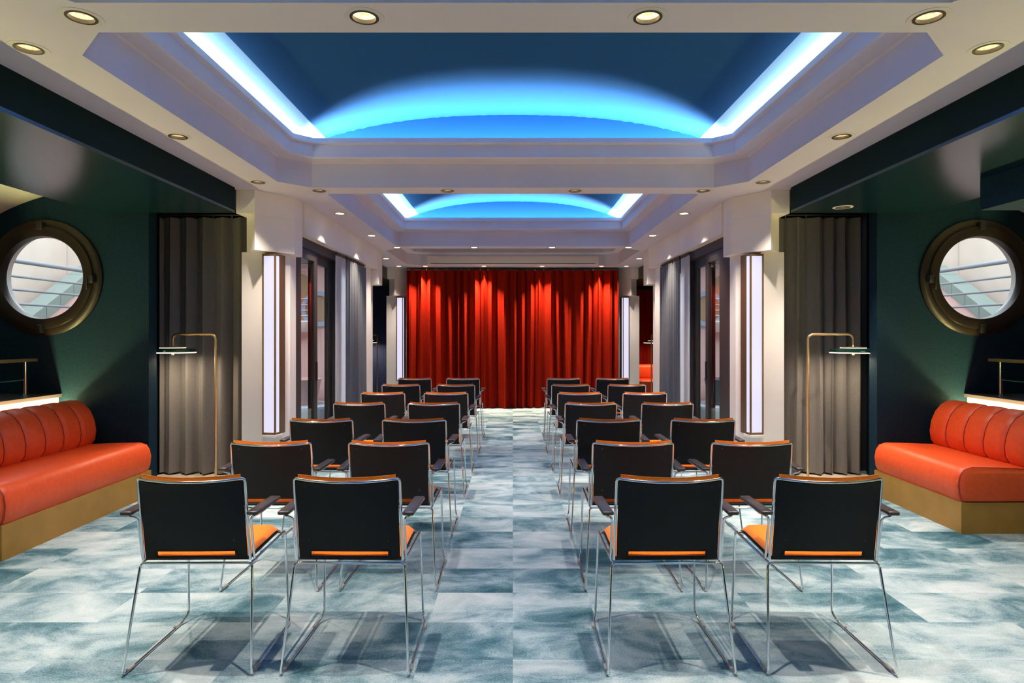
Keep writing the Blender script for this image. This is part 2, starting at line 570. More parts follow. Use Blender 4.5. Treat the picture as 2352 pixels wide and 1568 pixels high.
# ------------------------------------------------------------------ side soffits, fascias, niches
for s, nm in ((-1, 'left'), (1, 'right')):
    sx = lambda a, b2: (min(s * a, s * b2), max(s * a, s * b2))
    # dropped soffit box (dark teal, semi-gloss)
    hs = [circle(2.76, 5.28, R_HOLE, 20)] if s > 0 else []
    x0, x1 = sx(2.43, 3.62)
    sf = plate([(x0, -2.2), (x1, -2.2), (x1, 5.52), (x0, 5.52)], hs, 2.48, 2.50, lambda u, v, t: (u, v, t))
    a0, a1 = sx(2.43, 2.45)
    struct(MB().box(a0, a1, -2.2, 5.52, 2.501, 2.80), 'trim_%d' % (11 if s < 0 else 12), M_fascia, smooth=0)
    a0, a1 = sx(3.60, 3.62)
    sf.box(a0, a1, -2.2, 5.52, 2.501, 2.80)
    a0, a1 = sx(2.451, 3.599)
    sf.box(a0, a1, 5.50, 5.52, 2.501, 2.80)
    struct(sf, 'ceiling_soffit_%s' % nm, M_soffit, smooth=0)
    # niche barrel vault
    nv = MB()
    pts = []
    for i in range(25):
        a = PI / 2 * i / 24
        pts.append((3.58 + 1.77 * math.sin(a), 1.3 + 1.42 * math.cos(a)))
    n = len(pts)
    nv.add([(s * x, -2.2, z) for x, z in pts] + [(s * x, 5.6, z) for x, z in pts], [(i, i + 1, n + i + 1, n + i) for i in range(n - 1)])
    struct(nv, 'ceiling_niche_%s' % nm, M_niche, smooth=60)
    a0, a1 = sx(5.35, 5.5)
    struct(MB().box(a0, a1, -2.2, 5.6, 0, 1.3), 'wall_%s' % nm, M_teal)
    # wall with the porthole, facing the camera
    cx = -4.144 if s < 0 else 4.114
    x0, x1 = sx(3.23, 7.0)
    pw = plate([(x0, 0), (x1, 0), (x1, 3.0), (x0, 3.0)], [circle(cx, 1.918, .485, 64)], 5.60, 5.72, lambda u, v, t: (u, t, v))
    struct(pw, 'wall_porthole_%s' % nm, M_teal)
    # splayed reveal of the curtain recess
    struct(MB().prism([(s * 3.235, 5.602), (s * 3.42, 5.86), (s * 3.80, 6.5), (s * 3.64, 6.5)], 0, 3.0), 'wall_recess_side_%s' % nm, M_teal)
    x0, x1 = sx(2.42, 3.80)
    struct(MB().box(x0, x1, 6.56, 6.64, 0, 3.0).box(*sx(2.42, 2.482), 6.145, 6.559, 0, 3.0), 'wall_recess_%s' % nm, M_dark)
    x0, x1 = sx(2.475, 3.75)
    struct(MB().box(x0, x1, 5.525, 6.56, 2.66, 2.8), 'ceiling_recess_%s' % nm, M_dark)
    x0, x1 = sx(2.49, 3.55)
    struct(MB().box(x0, x1, 5.95, 6.55, 0.001, .012), 'trim_%d' % (5 if s < 0 else 6), M_cream)  # cream slab: the lamps' warm pool of light put into the floor colour
    # ledge behind the sofa: low wall and stone top
    x0, x1 = sx(4.03, 5.35)
    struct(MB().box(x0, x1, -2.2, 5.6, 0, .862), 'wall_ledge_%s' % nm, M_niche)
    x0, x1 = sx(4.0, 5.35)
    struct(MB().box(x0, x1, -2.2, 5.6, .863, .892), 'trim_%d' % (7 if s < 0 else 8), M_stone)

struct(MB().box(-5.5, 5.5, -2.35, -2.2, 0, 3.6), 'wall_back', M_teal)
# bulkhead box under the right soffit
struct(MB().box(3.19, 5.0, 1.2, 4.31, 2.265, 2.479), 'ceiling_bulkhead_right', M_teal)

# ------------------------------------------------------------------ pillars
def mir(poly, s):
    return [(-s * x, y) for x, y in poly]

def front_pillar(s, dy, label):
    t = thing('pillar', label, 'pillar', (0, dy, 0), kind='structure', group='white pillars with light boxes')
    sh = [(-2.483, 5.78), (-2.27, 5.78), (-2.11, 5.98), (-2.11, 6.14), (-2.483, 6.14)]
    MB().prism(mir(sh, s), 0, 2.169).build('shaft', M_white, t, smooth=0)
    cp = [(-2.42, 5.74), (-2.29, 5.60), (-2.05, 5.93), (-2.05, 6.15), (-2.42, 6.15)]
    MB().prism(mir(cp, s), 2.168, 2.49).build('capital', M_white, t, smooth=0)
    up = [(-2.455, 5.60), (-2.29, 5.60), (-2.05, 5.93), (-2.05, 6.15), (-2.455, 6.15)]
    MB().prism(mir(up, s), 2.491, 2.699).build('upper_block', M_white, t, smooth=0)
    return t

def light_box(s, dy, label):
    t = thing('wall_light_box', label, 'wall light', (0, dy, 0), group='tall white light boxes on the pillars')
    P = [(-2.285, 5.775), (-2.275, 5.735), (-2.158, 5.715), (-2.125, 5.80), (-2.13, 5.95), (-2.2, 5.86)]
    z0, z1 = .505, 2.15
    # two glowing faces
    MB().prism(mir([(-2.268, 5.750), (-2.164, 5.732), (-2.164, 5.80)], s), z0 + .02, z1 - .02).build('front_glass', M_lightbox, t, smooth=0)
    MB().prism(mir([(-2.150, 5.735), (-2.139, 5.778), (-2.160, 5.778)], s), z0 + .02, z1 - .02).build('side_glass', M_lightbox, t, smooth=0)
    MB().prism(mir([(-2.29, 5.779), (-2.284, 5.728), (-2.152, 5.708), (-2.122, 5.80), (-2.14, 5.89)], s), z0 - .022, z0 - .001).build('sill', M_white, t, smooth=0)
    f = MB()
    f.prism(mir([(-2.285, 5.80), (-2.280, 5.738), (-2.268, 5.736), (-2.268, 5.80)], s), z0, z1)
    f.prism(mir([(-2.165, 5.80), (-2.165, 5.722), (-2.151, 5.722), (-2.151, 5.80)], s), z0, z1)
    f.prism(mir([(-2.146, 5.90), (-2.141, 5.779), (-2.135, 5.781), (-2.128, 5.90)], s), z0, z1)
    for z in (z0, z1 - .02):
        f.prism(mir([(-2.28, 5.79), (-2.272, 5.742), (-2.158, 5.724), (-2.136, 5.782), (-2.14, 5.89)], s), z, z + .019)
    f.build('frame', M_bronze, t, smooth=0)
    return t

for s, nm in ((1, 'left'), (-1, 'right')):
    front_pillar(s, 0, 'white pillar with chamfered capital between the dark curtain and the %s sliding door' % nm)
    light_box(s, 0, 'tall lit light box on the large white pillar beside the %s sliding door' % nm)
    front_pillar(s, 6.62, 'small far white pillar at the %s edge of the red stage curtain' % nm)
    light_box(s, 6.62, 'far lit light box on the pillar at the %s edge of the red stage curtain' % nm)
    t = thing('pillar', 'plain white far pillar beside the grey curtain at the %s sliding door end' % nm, 'pillar', kind='structure')
    MB().prism(mir([(-2.45, 9.47), (-2.165, 9.47), (-2.165, 9.75), (-2.45, 9.75)], s), 0, 2.169).build('shaft', M_white, t, smooth=0)
    MB().prism(mir([(-2.45, 9.45), (-2.02, 9.45), (-2.02, 9.76), (-2.45, 9.76)], s), 2.168, 2.699).build('capital', M_white, t, smooth=0)
    struct(MB().prism(mir([(-2.125, 9.002), (-2.125, 9.449), (-2.45, 9.449), (-2.45, 9.002)], s), 0, 2.399), 'wall_door_end_%s' % nm, M_white, smooth=0)
    # header beam over the sliding door
    struct(MB().prism(mir([(-2.03, 6.151), (-2.03, 9.449), (-2.35, 9.449), (-2.35, 6.151)], s), 2.40, 2.699), 'trim_%d' % (9 if s > 0 else 10), M_white, smooth=0)

# ------------------------------------------------------------------ far end of the room
struct(MB().box(-2.47, 2.47, 12.80, 12.9, 0, 2.75), 'wall_front', M_brown)
for s, nm in ((-1, 'left'), (1, 'right')):
    sx = lambda a, b2: (min(s * a, s * b2), max(s * a, s * b2))
    x0, x1 = sx(2.43, 5.4)
    struct(MB().box(x0, x1, 9.77, 14.5, 2.48, 2.8), 'ceiling_alcove_%s' % nm, M_brown, smooth=0)
    struct(MB().box(x0, x1, 14.2, 14.4, 0, 2.48), 'wall_alcove_%s' % nm, M_navy)
    x0, x1 = sx(5.3, 5.4)
    struct(MB().box(x0, x1, 9.77, 14.2, 0, 2.48), 'wall_alcove_side_%s' % nm, M_navy)
    x0, x1 = sx(2.40, 2.44)
    struct(MB().box(x0, x1, 12.9, 14.3, 0, 2.75), 'wall_alcove_inner_%s' % nm, M_navy)
    x0, x1 = sx(2.455, 7.0)
    struct(MB().box(*sx(2.455, 4.3), 9.56, 9.76, 0, 3.6), 'wall_courtyard_end_%s' % nm, M_pink)
    struct(MB().box(*sx(4.301, 7.0), 9.56, 9.76, 0, 4.2), 'wall_courtyard_back_%s' % nm, M_cwall)

# ------------------------------------------------------------------ downlights
def make_downlight(lens=False):
    t = thing('downlight', 'x', 'downlight')
    MB().ringlathe([(.058, -.002), (.079, -.002), (.080, .0), (.058, .004)], 40, axis='z').build('trim_ring', M_ring, t)
    MB().ringlathe([(.047, -.004), (.058, -.004), (.058, .0), (.055, .012), (.047, .012)], 40, axis='z').build('inner_ring', M_dring, t)
    if lens:
        MB().lathe([(.046, -.002), (.03, -.005), (.004, -.006), (.004, .004), (.046, .004)], 28).build('lens', M_glow_disc, t, smooth=60)  # glowing disc added to far downlights, standing in for their lit reflectors
    rf = MB()
    n = 28
    prof = [(.050, .006), (.049, .03), (.044, .06), (.032, .085), (.016, .098), (.002, .10)]
    vs, fs = [], []
    for i, (r, h) in enumerate(prof):
        for j in range(n):
            rr = r * (1 + (.05 if j % 2 else -.05))
            a = 2 * PI * j / n
            vs.append((rr * math.cos(a), rr * math.sin(a), h))
    for i in range(len(prof) - 1):
        for j in range(n):
            j2 = (j + 1) % n
            fs.append((i * n + j, i * n + j2, (i + 1) * n + j2, (i + 1) * n + j))
    rf.add(vs, fs)
    rf.build('reflector', M_refl, t, smooth=0)
    if not lens:
        MB().lathe([(.002, .050), (.010, .053), (.013, .064), (.010, .080), (.006, .094)], 16).build('bulb', M_bulb, t, smooth=60)
    ld = bpy.data.lights.new('spot', 'SPOT')
    ld.energy = SPOT_W
    ld.color = (1.0, .86, .73)
    ld.spot_size = math.radians(86)
    ld.spot_blend = 1.0
    ld.shadow_soft_size = .018
    lo = bpy.data.objects.new('lamp_light', ld)
    COL.objects.link(lo)
    lo.location = (0, 0, -.012)
    lo.parent = t
    return t

proto = make_downlight()
proto_glow = make_downlight(True)
dl(2.76, 5.28, 'lone downlight in the dark right soffit above the grey curtain', None, 2.48)
used_glow = False
for i, (x, y, z, w, g) in enumerate(DL):
    if y > 6.5:
        o = proto_glow if not used_glow else copy_tree(proto_glow)
        used_glow = True
    else:
        o = proto if i == 0 else copy_tree(proto)
    o.location = (x, y, z)
    o['label'] = w
    if 'washing' in w:
        lo = [ch for ch in o.children if ch.type == 'LIGHT'][0]
        lo.data = lo.data.copy()
        lo.data.energy = SPOT_W * 2.1
        lo.data.color = (1.0, .80, .58)
    if g:
        o['group'] = g

# ------------------------------------------------------------------ stacking chairs
CH_BACK_Z = (.455, .822)
def upright_y(z):
    t = (z - .455) / (.822 - .455)
    return .090 - .052 * t

def bulge(x, z):
    t = max(0, min(1, (z - .47) / .34))
    return -.046 * t * (1 - (x / .225) ** 2)

def make_chair():
    t = thing('stacking_chair', 'x', 'chair')
    r = .0056
    for s in (-1, 1):
        p = rounded([(s * .19, .085, .442), (s * .236, .085, .442), (s * .266, .0, .0065), (s * .262, .478, .0065), (s * .246, .520, .040), (s * .236, .497, .452), (s * .232, .095, .444)], .022)
        MB().tube(p, r, 10).build('sled_leg', M_chrome, t, smooth=60)
    MB().tube([(-.19, .085, .442), (.19, .085, .442)], r, 10).build('rear_crossbar', M_chrome, t, smooth=60)
    top = [(x, upright_y(.822) + bulge(x, .822), .815 - .008 * (1 - (x / .225) ** 2)) for x in [-.19 + .38 * i / 12 for i in range(13)]]
    p = rounded([(-.226, .090, .455), (-.222, upright_y(.818), .815)] + top + [(.222, upright_y(.818), .815), (.226, .090, .455)], .026)
    MB().tube(p, .0062, 10).build('back_frame', M_chrome, t, smooth=60)
    # moulded back panel with a slot at its foot
    xs = sorted(set([-.215 + .43 * i / 20 for i in range(21)] + [-.165, .165]))
    zs = sorted(set([.462, .472, .4725, .494, .50] + [.50 + .306 * i / 12 for i in range(13)]))
    def fn(i, j):
        x, z = xs[i], zs[j]
        y = upright_y(z) + bulge(x, z)
        zz_ = z - (.008 * (1 - (x / .225) ** 2) if z > .8 else 0)
        return (x, y - .004, zz_), (x, y + .004, zz_)
    sk = lambda i, j: -.1651 < xs[i] and xs[i + 1] < .1651 and .4724 < zs[j] and zs[j + 1] < .4941
    bp_ = MB().sheet(len(xs), len(zs), fn, sk)
    pn = bp_.build('back_panel', M_black, t, smooth=30)
    # raised lip round the slot
    lp = rounded([(-.10, .080, .499), (-.170, .080, .499), (-.174, .085, .466), (.174, .085, .466), (.170, .080, .499), (-.10, .080, .499)], .008, 3)
    MB().tube(lp, .0045, 6).build('slot_lip', M_black, pn, smooth=60)
    for x, z in ((-.172, .785), (.172, .785), (-.166, .545), (.166, .545)):
        y = upright_y(z) + bulge(x, z) - .0045
        MB().lathe([(.0022, -.002), (.0052, -.0015), (.0058, .001)], 12, c=(x, y, z), axis='y').build('screw', M_blackr, pn, smooth=60)
    # padded front of the back
    nx, nz_ = 17, 13
    def fp(i, j):
        u, v = -1 + 2 * i / (nx - 1), -1 + 2 * j / (nz_ - 1)
        x = .206 * u
        z = .668 + .165 * v
        th = .026 * max(0, (1 - abs(u) ** 8)) ** .5 * max(0, (1 - abs(v) ** 8)) ** .5
        y = upright_y(z) + bulge(x, z)
        zd = z - .006 * (1 - u * u) * max(0, v)
        return (x, y + .006, zd), (x, y + .008 + th, zd)
    MB().sheet(nx, nz_, fp).build('back_pad', M_orange, t, smooth=60)
    # seat: shell and pad
    def seat(z0, z1, inset, yr, yf):
        def fs_(i, j):
            u, v = -1 + 2 * i / 14, j / 14
            y = yr + (yf - yr) * v
            x = (.222 - inset) * u * (1 - .02 * v)
            e = max(0, 1 - abs(u) ** 10) ** .5 * max(0, 1 - abs(2 * v - 1) ** 14) ** .5
            dz = -.010 * math.sin(PI * v) * (1 - u * u) + .006 * v - .022 * max(0, (v - .8) / .2) ** 2
            return (x, y, z0 + dz), (x, y, z0 + dz + .003 + (z1 - z0) * e)
        return MB().sheet(15, 15, fs_)
    seat(.452, .462, .0, .096, .508).build('seat_shell', M_black, t, smooth=60)
    seat(.464, .492, .006, .103, .502).build('seat_pad', M_orange, t, smooth=60)
    for s in (-1, 1):
        p = rounded([(s * .2375, .105, .455), (s * .2375, .066, .640), (s * .262, .040, .6565), (s * .272, .070, .6575), (s * .272, .215, .6600)], .018)
        MB().tube(p, .0055, 10).build('arm_rod', M_chrome, t, smooth=60)
        MB().rbox((.050, .262, .018), (s * .265, .145, .673), .0085, 3, Matrix.Rotation(-s * .03, 4, 'Z')).build('armrest', M_arm, t, smooth=50)
        for y in (.04, .425):
            g = MB().tube([(s * .2655, y, .0095), (s * .265, y + .042, .0095)], .0085, 10)
            g.build('glide', M_clear, t, smooth=60)
    return t

chair = make_chair()
rows = [2.613, 3.47, 4.40, 5.45, 6.40, 7.43, 8.50]
XL = [(-1.350, -.698), (-1.318, -.676), (-1.323, -.680), (-1.310, -.673), (-1.300, -.668), (-1.298, -.662), (-1.303, -.662)]
XR = [(.648, 1.325), (.654, 1.303), (.660, 1.311), (.664, 1.317), (.667, 1.320), (.669, 1.322), (.673, 1.323)]
ROWN = ['in the row nearest the camera', 'second row from the camera', 'third row from the camera',
        'in the middle row of seven', 'third row from red curtain', 'second row from red curtain', 'row nearest red curtain']
first = True
for k, y in enumerate(rows):
    for side, xs_ in (('left', XL[k]), ('right', XR[k])):
        for q, x in enumerate(xs_):
            c = chair if first else copy_tree(chair)
            first = False
            aisle = (side == 'left' and q == 1) or (side == 'right' and q == 0)
            if k:
                x *= 1.02
            elif .5 < x < 1:
                x += .011
            c.location = (x, y, 0)
            c.rotation_euler = (0, 0, math.radians(random.uniform(-1.2, 1.2)) + (math.radians(1.5) if (k == 0 and x < -1) else 0))
            c['label'] = 'black and orange chair, %s seat %s of aisle, %s' % ('aisle' if aisle else 'outer', side, ROWN[k])
            c['group'] = 'chrome stacking chairs in rows facing the red curtain'

# ------------------------------------------------------------------ sofas
def sofa(s, y0, y1, label, bx=0.0, far=False):
    t = thing('banquette_sofa', label, 'sofa', (0, y0, 0))
    ln = y1 - y0
    # seat cushion: profile swept along y with rounded ends
    prof = [(3.20, .222), (3.178, .27), (3.170, .34), (3.180, .41), (3.208, .455), (3.265, .474), (3.45, .470), (3.75, .458), (3.95, .455), (3.96, .40), (3.96, .222)]
    cx_, cz_ = 3.6, .34
    ny = [0, .004, .016, .035, .06] + [.06 + (ln - .12) * i / 24 for i in range(1, 24)] + [ln - .06, ln - .035, ln - .016, ln - .004, ln]
    def ins(y):
        d = min(y, ln - y)
        if d >= .06:
            return 0
        q = 1 - d / .06
        return .045 * (1 - math.sqrt(max(0, 1 - q * q)))
    vs, fs = [], []
    n = len(prof)
    for y in ny:
        d = ins(y)
        for (x, z) in prof:
            xx = x + (d if x < cx_ else -d * .2)
            zz_ = z + (-d if z > cz_ else d * .4)
            wr = .0022 * math.sin(y * 70 + 3 * math.sin(y * 9)) * (1 if .25 < z < .46 and x < 3.3 else .5 if x < 3.7 else 0)
            vs.append((s * (xx + (wr if d == 0 else 0)), y, zz_))
    for i in range(len(ny) - 1):
        for j in range(n):
            j2 = (j + 1) % n
            fs.append((i * n + j, i * n + j2, (i + 1) * n + j2, (i + 1) * n + j))
    fs.append(tuple(range(n)))
    fs.append(tuple((len(ny) - 1) * n + j for j in range(n))[::-1])
    seat = MB().add(vs, fs).build('seat_cushion', M_leather, t, smooth=50)
    pp = [(s * (x + .004), .018, z - (.004 if z > .4 else 0)) for x, z in prof[:9]]
    MB().tube(pp, .004, 6).build('piping', M_pipe, seat, smooth=60)
    # base
    bs_ = MB()
    x0, x1 = sorted((s * 3.19, s * 3.94))
    bs_.box(x0, x1, .01, ln - .005, 0, .222)
    bs_.build('plinth', M_gold, t, smooth=0)
    # channelled backrest
    bpf = [(3.685, .452), (3.650, .50), (3.640, .58), (3.655, .67), (3.690, .75), (3.740, .81), (3.80, .842), (3.86, .845), (3.91, .82), (3.93, .77), (3.935, .60), (3.935, .452)]
    ce = Vector((3.80, .62))
    be = ln - .03
    nch = int(round(be / .2))
    wch = be / nch
    vs, fs, rows_ = [], [], 0
    for c in range(nch):
        for q in range(9):
            u = q / 8
            if q == 8 and c < nch - 1:
                continue
            y = (c + u) * wch
            e = abs(2 * u - 1)
            d = .016 * e ** 7
            if (c == 0 and u == 0) or (c == nch - 1 and u == 1):
                d = .022
            for (x, z) in bpf:
                dv = Vector((x, z)) - ce
                dv = dv * (1 - d / max(dv.length, .1))
                vs.append((s * (ce.x + dv.x), y, ce.y + dv.y))
            rows_ += 1
    n = len(bpf)
    for i in range(rows_ - 1):
        for j in range(n):
            j2 = (j + 1) % n
            fs.append((i * n + j, i * n + j2, (i + 1) * n + j2, (i + 1) * n + j))
    fs.append(tuple(range(n)))
    fs.append(tuple((rows_ - 1) * n + j for j in range(n))[::-1])
    back = MB().add(vs, fs).build('channel_backrest', M_leather, t, smooth=40)
    for c in range(1, nch):
        pts = []
        for (x, z) in bpf[:9]:
            dv = Vector((x, z)) - ce
            dv = dv * (1 - .013 / dv.length)
            pts.append((s * (ce.x + dv.x), c * wch, ce.y + dv.y))
        MB().tube(pts, .0035, 6).build('seam', M_pipe, back, smooth=60)
    return t

sofa(-1, 3.93, 5.575, 'long orange leather banquette with channelled back under the left porthole window')
sofa(1, 4.48, 5.575, 'shorter orange leather banquette with channelled back under the right porthole window')

# ledge light strips and railings
for s, nm in ((-1, 'left'), (1, 'right')):
    t = thing('ledge_light_strip', 'hidden yellow light strip behind the %s orange banquette under the stone ledge' % nm, 'strip light', (s * 3.975, 2.0, .755))
    MB().box(-.012, .012, -3.8, 3.595, -.01, .0).build('channel', M_steel, t)
    MB().add([(-.009, -3.8, .002), (.009, -3.8, .002), (.009, 3.595, .002), (-.009, 3.595, .002)], [(0, 1, 2, 3)]).build('diffuser', M_ledge_led, t, smooth=0)
    for y in (-1.6, .3, 2.2, 3.4):
        a0, a1 = sorted((s * .012, s * .056))
        MB().box(a0, a1, y - .02, y + .02, -.01, -.004).build('bracket', M_steel, t)
    t = thing('railing', 'chrome post railing with flat olive top rail standing on the %s stone ledge' % nm, 'railing', (s * 4.19, 5.42, .892))
    rl = MB()
    hw = .035
    rl.add([(-hw, .10, .29), (hw, .10, .29), (hw, .10, .315), (-hw, .10, .315), (-hw, -6.5, .29), (hw, -6.5, .29), (hw, -6.5, .315), (-hw, -6.5, .315)],
           [(0, 1, 2, 3), (7, 6, 5, 4), (0, 4, 5, 1), (1, 5, 6, 2), (2, 6, 7, 3), (3, 7, 4, 0)])
    rl.build('top_rail', M_railw, t, smooth=0)
    for y in (0, -1.6, -3.2, -4.8):
        MB().tube([(0, y, 0), (0, y, .29)], .016, 12).lathe([(.03, 0), (.03, .006), (.018, .012)], 16, c=(0, y, 0)).build('post', M_chrome, t, smooth=50)
    MB().tube([(0, 0, .135), (0, -6.5, .135)], .005, 8).build('thin_bar', M_chrome, t, smooth=60)

# ------------------------------------------------------------------ porthole windows
for k, (s, cx) in enumerate(((-1, -4.144), (1, 4.114))):
    t = thing('window_%d' % (k + 1), 'round bronze porthole window in the %s teal wall above the banquette' % ('left' if s < 0 else 'right'), 'window', (cx, 5.60, 1.918), kind='structure')
    MB().ringlathe([(.484, .02), (.484, -.001), (.512, -.001), (.512, -.02), (.49, -.034), (.44, -.038), (.405, -.03), (.40, .0), (.40, .02)], 72).build('frame', M_port, t, smooth=40)
    MB().ringlathe([(.452, -.038), (.447, -.058), (.40, -.066), (.365, -.05), (.356, -.02), (.356, .012), (.40, .012), (.40, -.02)], 72).build('sash', M_port, t, smooth=40)
    MB().ringlathe([(.484, .021), (.40, .021), (.40, .118), (.484, .118)], 72).build('reveal', M_housing, t, smooth=40)
    MB().lathe([(.357, .0), (.357, .008)], 64, axis='y').build('pane', M_glass, t)
    for sg in (-1, 1):
        MB().rbox((.052, .05, .075), (-s * .0, -.062, sg * .452), .008, 2).build('hinge', M_blackr, t)
    h = MB().rbox((.045, .045, .07), (-s * .452, -.070, -.015), .006, 2).build('latch', M_blackr, t)
    MB().rbox((.018, .018, .11), (-s * .425, -.094, -.055), .005, 2).build('latch_handle', M_blackr, h)

# ------------------------------------------------------------------ curtains
def curtain(name, label, cat, mat, p0, p1, z0, z1, folds, amp, hang=None, group=None, seed=0, extra=None, res=14):
    """pleated cloth from p0 to p1 (plan), with real folds"""
    rnd = random.Random(seed)
    t = thing(name, label, cat, ((p0[0] + p1[0]) / 2, (p0[1] + p1[1]) / 2, 0), group=group)
    ox, oy = t.location.x, t.location.y
    d = Vector((p1[0] - p0[0], p1[1] - p0[1]))
    ln = d.length
    d.normalize()
    nrm = Vector((-d.y, d.x))
    ws = [rnd.uniform(.6, 1.4) for _ in range(folds)]
    tot = sum(ws)
    amps = [rnd.uniform(.65, 1.2) for _ in range(folds)]
    us, ph, am = [], [], []
    acc = 0
    for f in range(folds):
        for q in range(res):
            us.append((acc + ws[f] * q / res) / tot)
            ph.append(2 * PI * (q / res))
            a = amps[f]
            am.append(a)
        acc += ws[f]
    us.append(1.0)
    ph.append(0)
    am.append(amps[-1])
    nv = 15
    drift = [rnd.uniform(-1, 1) for _ in range(folds + 1)]
    def fn(i, j):
        v = j / (nv - 1)
        f = i / res
        u = us[i]
        k = int(f)
        dr = drift[min(k, folds)] * (1 - (f - k)) + drift[min(k + 1, folds)] * (f - k)
        low = 1 - v
        A = amp * am[i] * (.75 + .35 * low)
        off = A * math.sin(ph[i]) + A * .25 * math.sin(2 * ph[i] + dr * 2 * low)
        su = u * ln + .03 * dr * low + .35 * amp * math.sin(2 * ph[i]) * .5
        su = max(0, min(ln, su)) if i in (0, len(us) - 1) else su
        z = z0 + (z1 - z0) * v
        if j == 0:
            z += .004 * math.sin(ph[i])
        c = Vector((p0[0] - ox, p0[1] - oy)) + d * su + nrm * off
        th = nrm * .0025
        return (c.x - th.x, c.y - th.y, z), (c.x + th.x, c.y + th.y, z)
    MB().sheet(len(us), nv, fn).build('drape', mat, t, smooth=80)
    # rail and gliders
    a = Vector((p0[0] - ox, p0[1] - oy))
    e_ = Vector((p1[0] - ox, p1[1] - oy))
    MB().tube([(a.x, a.y, z1 + .028), (e_.x, e_.y, z1 + .028)], .010, 8).build('rail', M_blackr, t, smooth=60)
    acc = 0
    for f in range(folds):
        u = (acc + ws[f] * .25) / tot
        acc += ws[f]
        c = a + d * (u * ln)
        MB().box(c.x - .006, c.x + .006, c.y - .006, c.y + .006, z1 - .012, z1 + .022).build('glider', M_steel, t)
    return t

curtain('curtain', 'floor-length red velvet stage curtain, left of its two overlapping panels', 'curtain', M_red, (-2.035, 12.10), (.07, 12.10), .012, 2.645, 12, .095, group='red velvet stage curtain panels', seed=3)
curtain('curtain', 'floor-length red velvet stage curtain, right of its two overlapping panels', 'curtain', M_red, (.03, 12.15), (2.03, 12.13), .012, 2.645, 11, .090, group='red velvet stage curtain panels', seed=9)
curtain('curtain', 'dark grey curtain in the recess between left porthole wall and white pillar', 'curtain', M_grey, (-3.54, 6.33), (-2.50, 6.33), .03, 2.585, 6, .048, seed=5)
curtain('curtain', 'dark grey curtain in the recess between right porthole wall and white pillar', 'curtain', M_grey, (2.50, 6.33), (3.50, 6.33), .03, 2.585, 6, .048, seed=12)
curtain('curtain', 'blue-grey curtain gathered at the far end of the left sliding door', 'curtain', M_bluegrey, (-2.078, 7.86), (-2.078, 8.86), .02, 2.35, 9, .026, seed=6)
curtain('curtain', 'blue-grey curtain gathered at the far end of the right sliding door', 'curtain', M_bluegrey, (2.078, 7.86), (2.078, 8.86), .02, 2.35, 9, .026, seed=7)
curtain('sheer_curtain', 'white sheer curtain between the left sliding door and the blue-grey curtain', 'curtain', M_sheer, (-2.085, 7.45), (-2.085, 7.83), .02, 2.35, 5, .016, seed=8)
curtain('sheer_curtain', 'white sheer curtain between the right sliding door and the blue-grey curtain', 'curtain', M_sheer, (2.085, 7.45), (2.085, 7.83), .02, 2.35, 5, .016, seed=18)
curtain('curtain', 'far dark red curtain behind the lamp in the right alcove', 'curtain', M_red, (2.48, 14.05), (4.6, 14.05), .5, 2.40, 15, .05, seed=11)

# far sofa in the right alcove
t = thing('banquette_sofa', 'small far red sofa under the dark red curtain in the right alcove', 'sofa', (3.3, 13.4, 0))
MB().rbox((1.6, .75, .26), (0, 0, .33), .06, 4).build('seat_cushion', M_leather, t, smooth=50)
MB().rbox((1.6, .2, .32), (0, .40, .60), .07, 4).build('backrest', M_leather, t, smooth=50)
MB().box(-.78, .78, -.34, .48, 0, .2).build('plinth', M_gold, t, smooth=0)

# ------------------------------------------------------------------ floor lamps
def make_lamp():
    t = thing('floor_lamp', 'x', 'floor lamp', group='brass floor lamps with green disc shades')
    MB().lathe([(.004, 0), (.135, 0), (.138, .006), (.134, .016), (.02, .022), (.013, .03)], 40).build('base', M_brass, t, smooth=40)
    p = rounded([(0, 0, .02), (0, 0, 1.405), (.405, 0, 1.405), (.405, 0, 1.285)], .055, 8)
    MB().tube(p, .0125, 14).build('stem', M_brass, t, smooth=60)
    c = (.405, 0, 0)
    MB().lathe([(.185, 1.235), (.2, 1.238), (.203, 1.246), (.201, 1.262), (.190, 1.272), (.10, 1.276)], 56, c=c).build('shade', M_green, t, smooth=40)
    MB().lathe([(.006, 1.277), (.108, 1.277), (.108, 1.287), (.02, 1.291), (.016, 1.30)], 48, c=c).build('top_disc', M_brass, t, smooth=40)
    MB().lathe([(.176, 1.230), (.201, 1.230), (.202, 1.2345), (.176, 1.2345)], 56, c=c).build('glow_ring', M_lampglow, t, smooth=40)
    MB().lathe([(.002, 1.205), (.012, 1.208), (.014, 1.222), (.01, 1.232)], 16, c=c).build('finial', M_brass, t, smooth=50)
    MB().lathe([(.104, 1.2775), (.112, 1.2775), (.112, 1.2800), (.104, 1.2800)], 48, c=c).build('added_glow_ring', M_lampglow, t, smooth=40)  # emissive ring added for the light falling on the brass top
    ld = bpy.data.lights.new('lamp_down', 'AREA')
    ld.shape = 'DISK'
    ld.size = .30
    ld.energy = 6.5
    ld.color = (1, .82, .56)
    lo = bpy.data.objects.new('lamp_light', ld)
    COL.objects.link(lo)
    lo.location = (.405, 0, 1.200)
    lo.parent = t
    return t

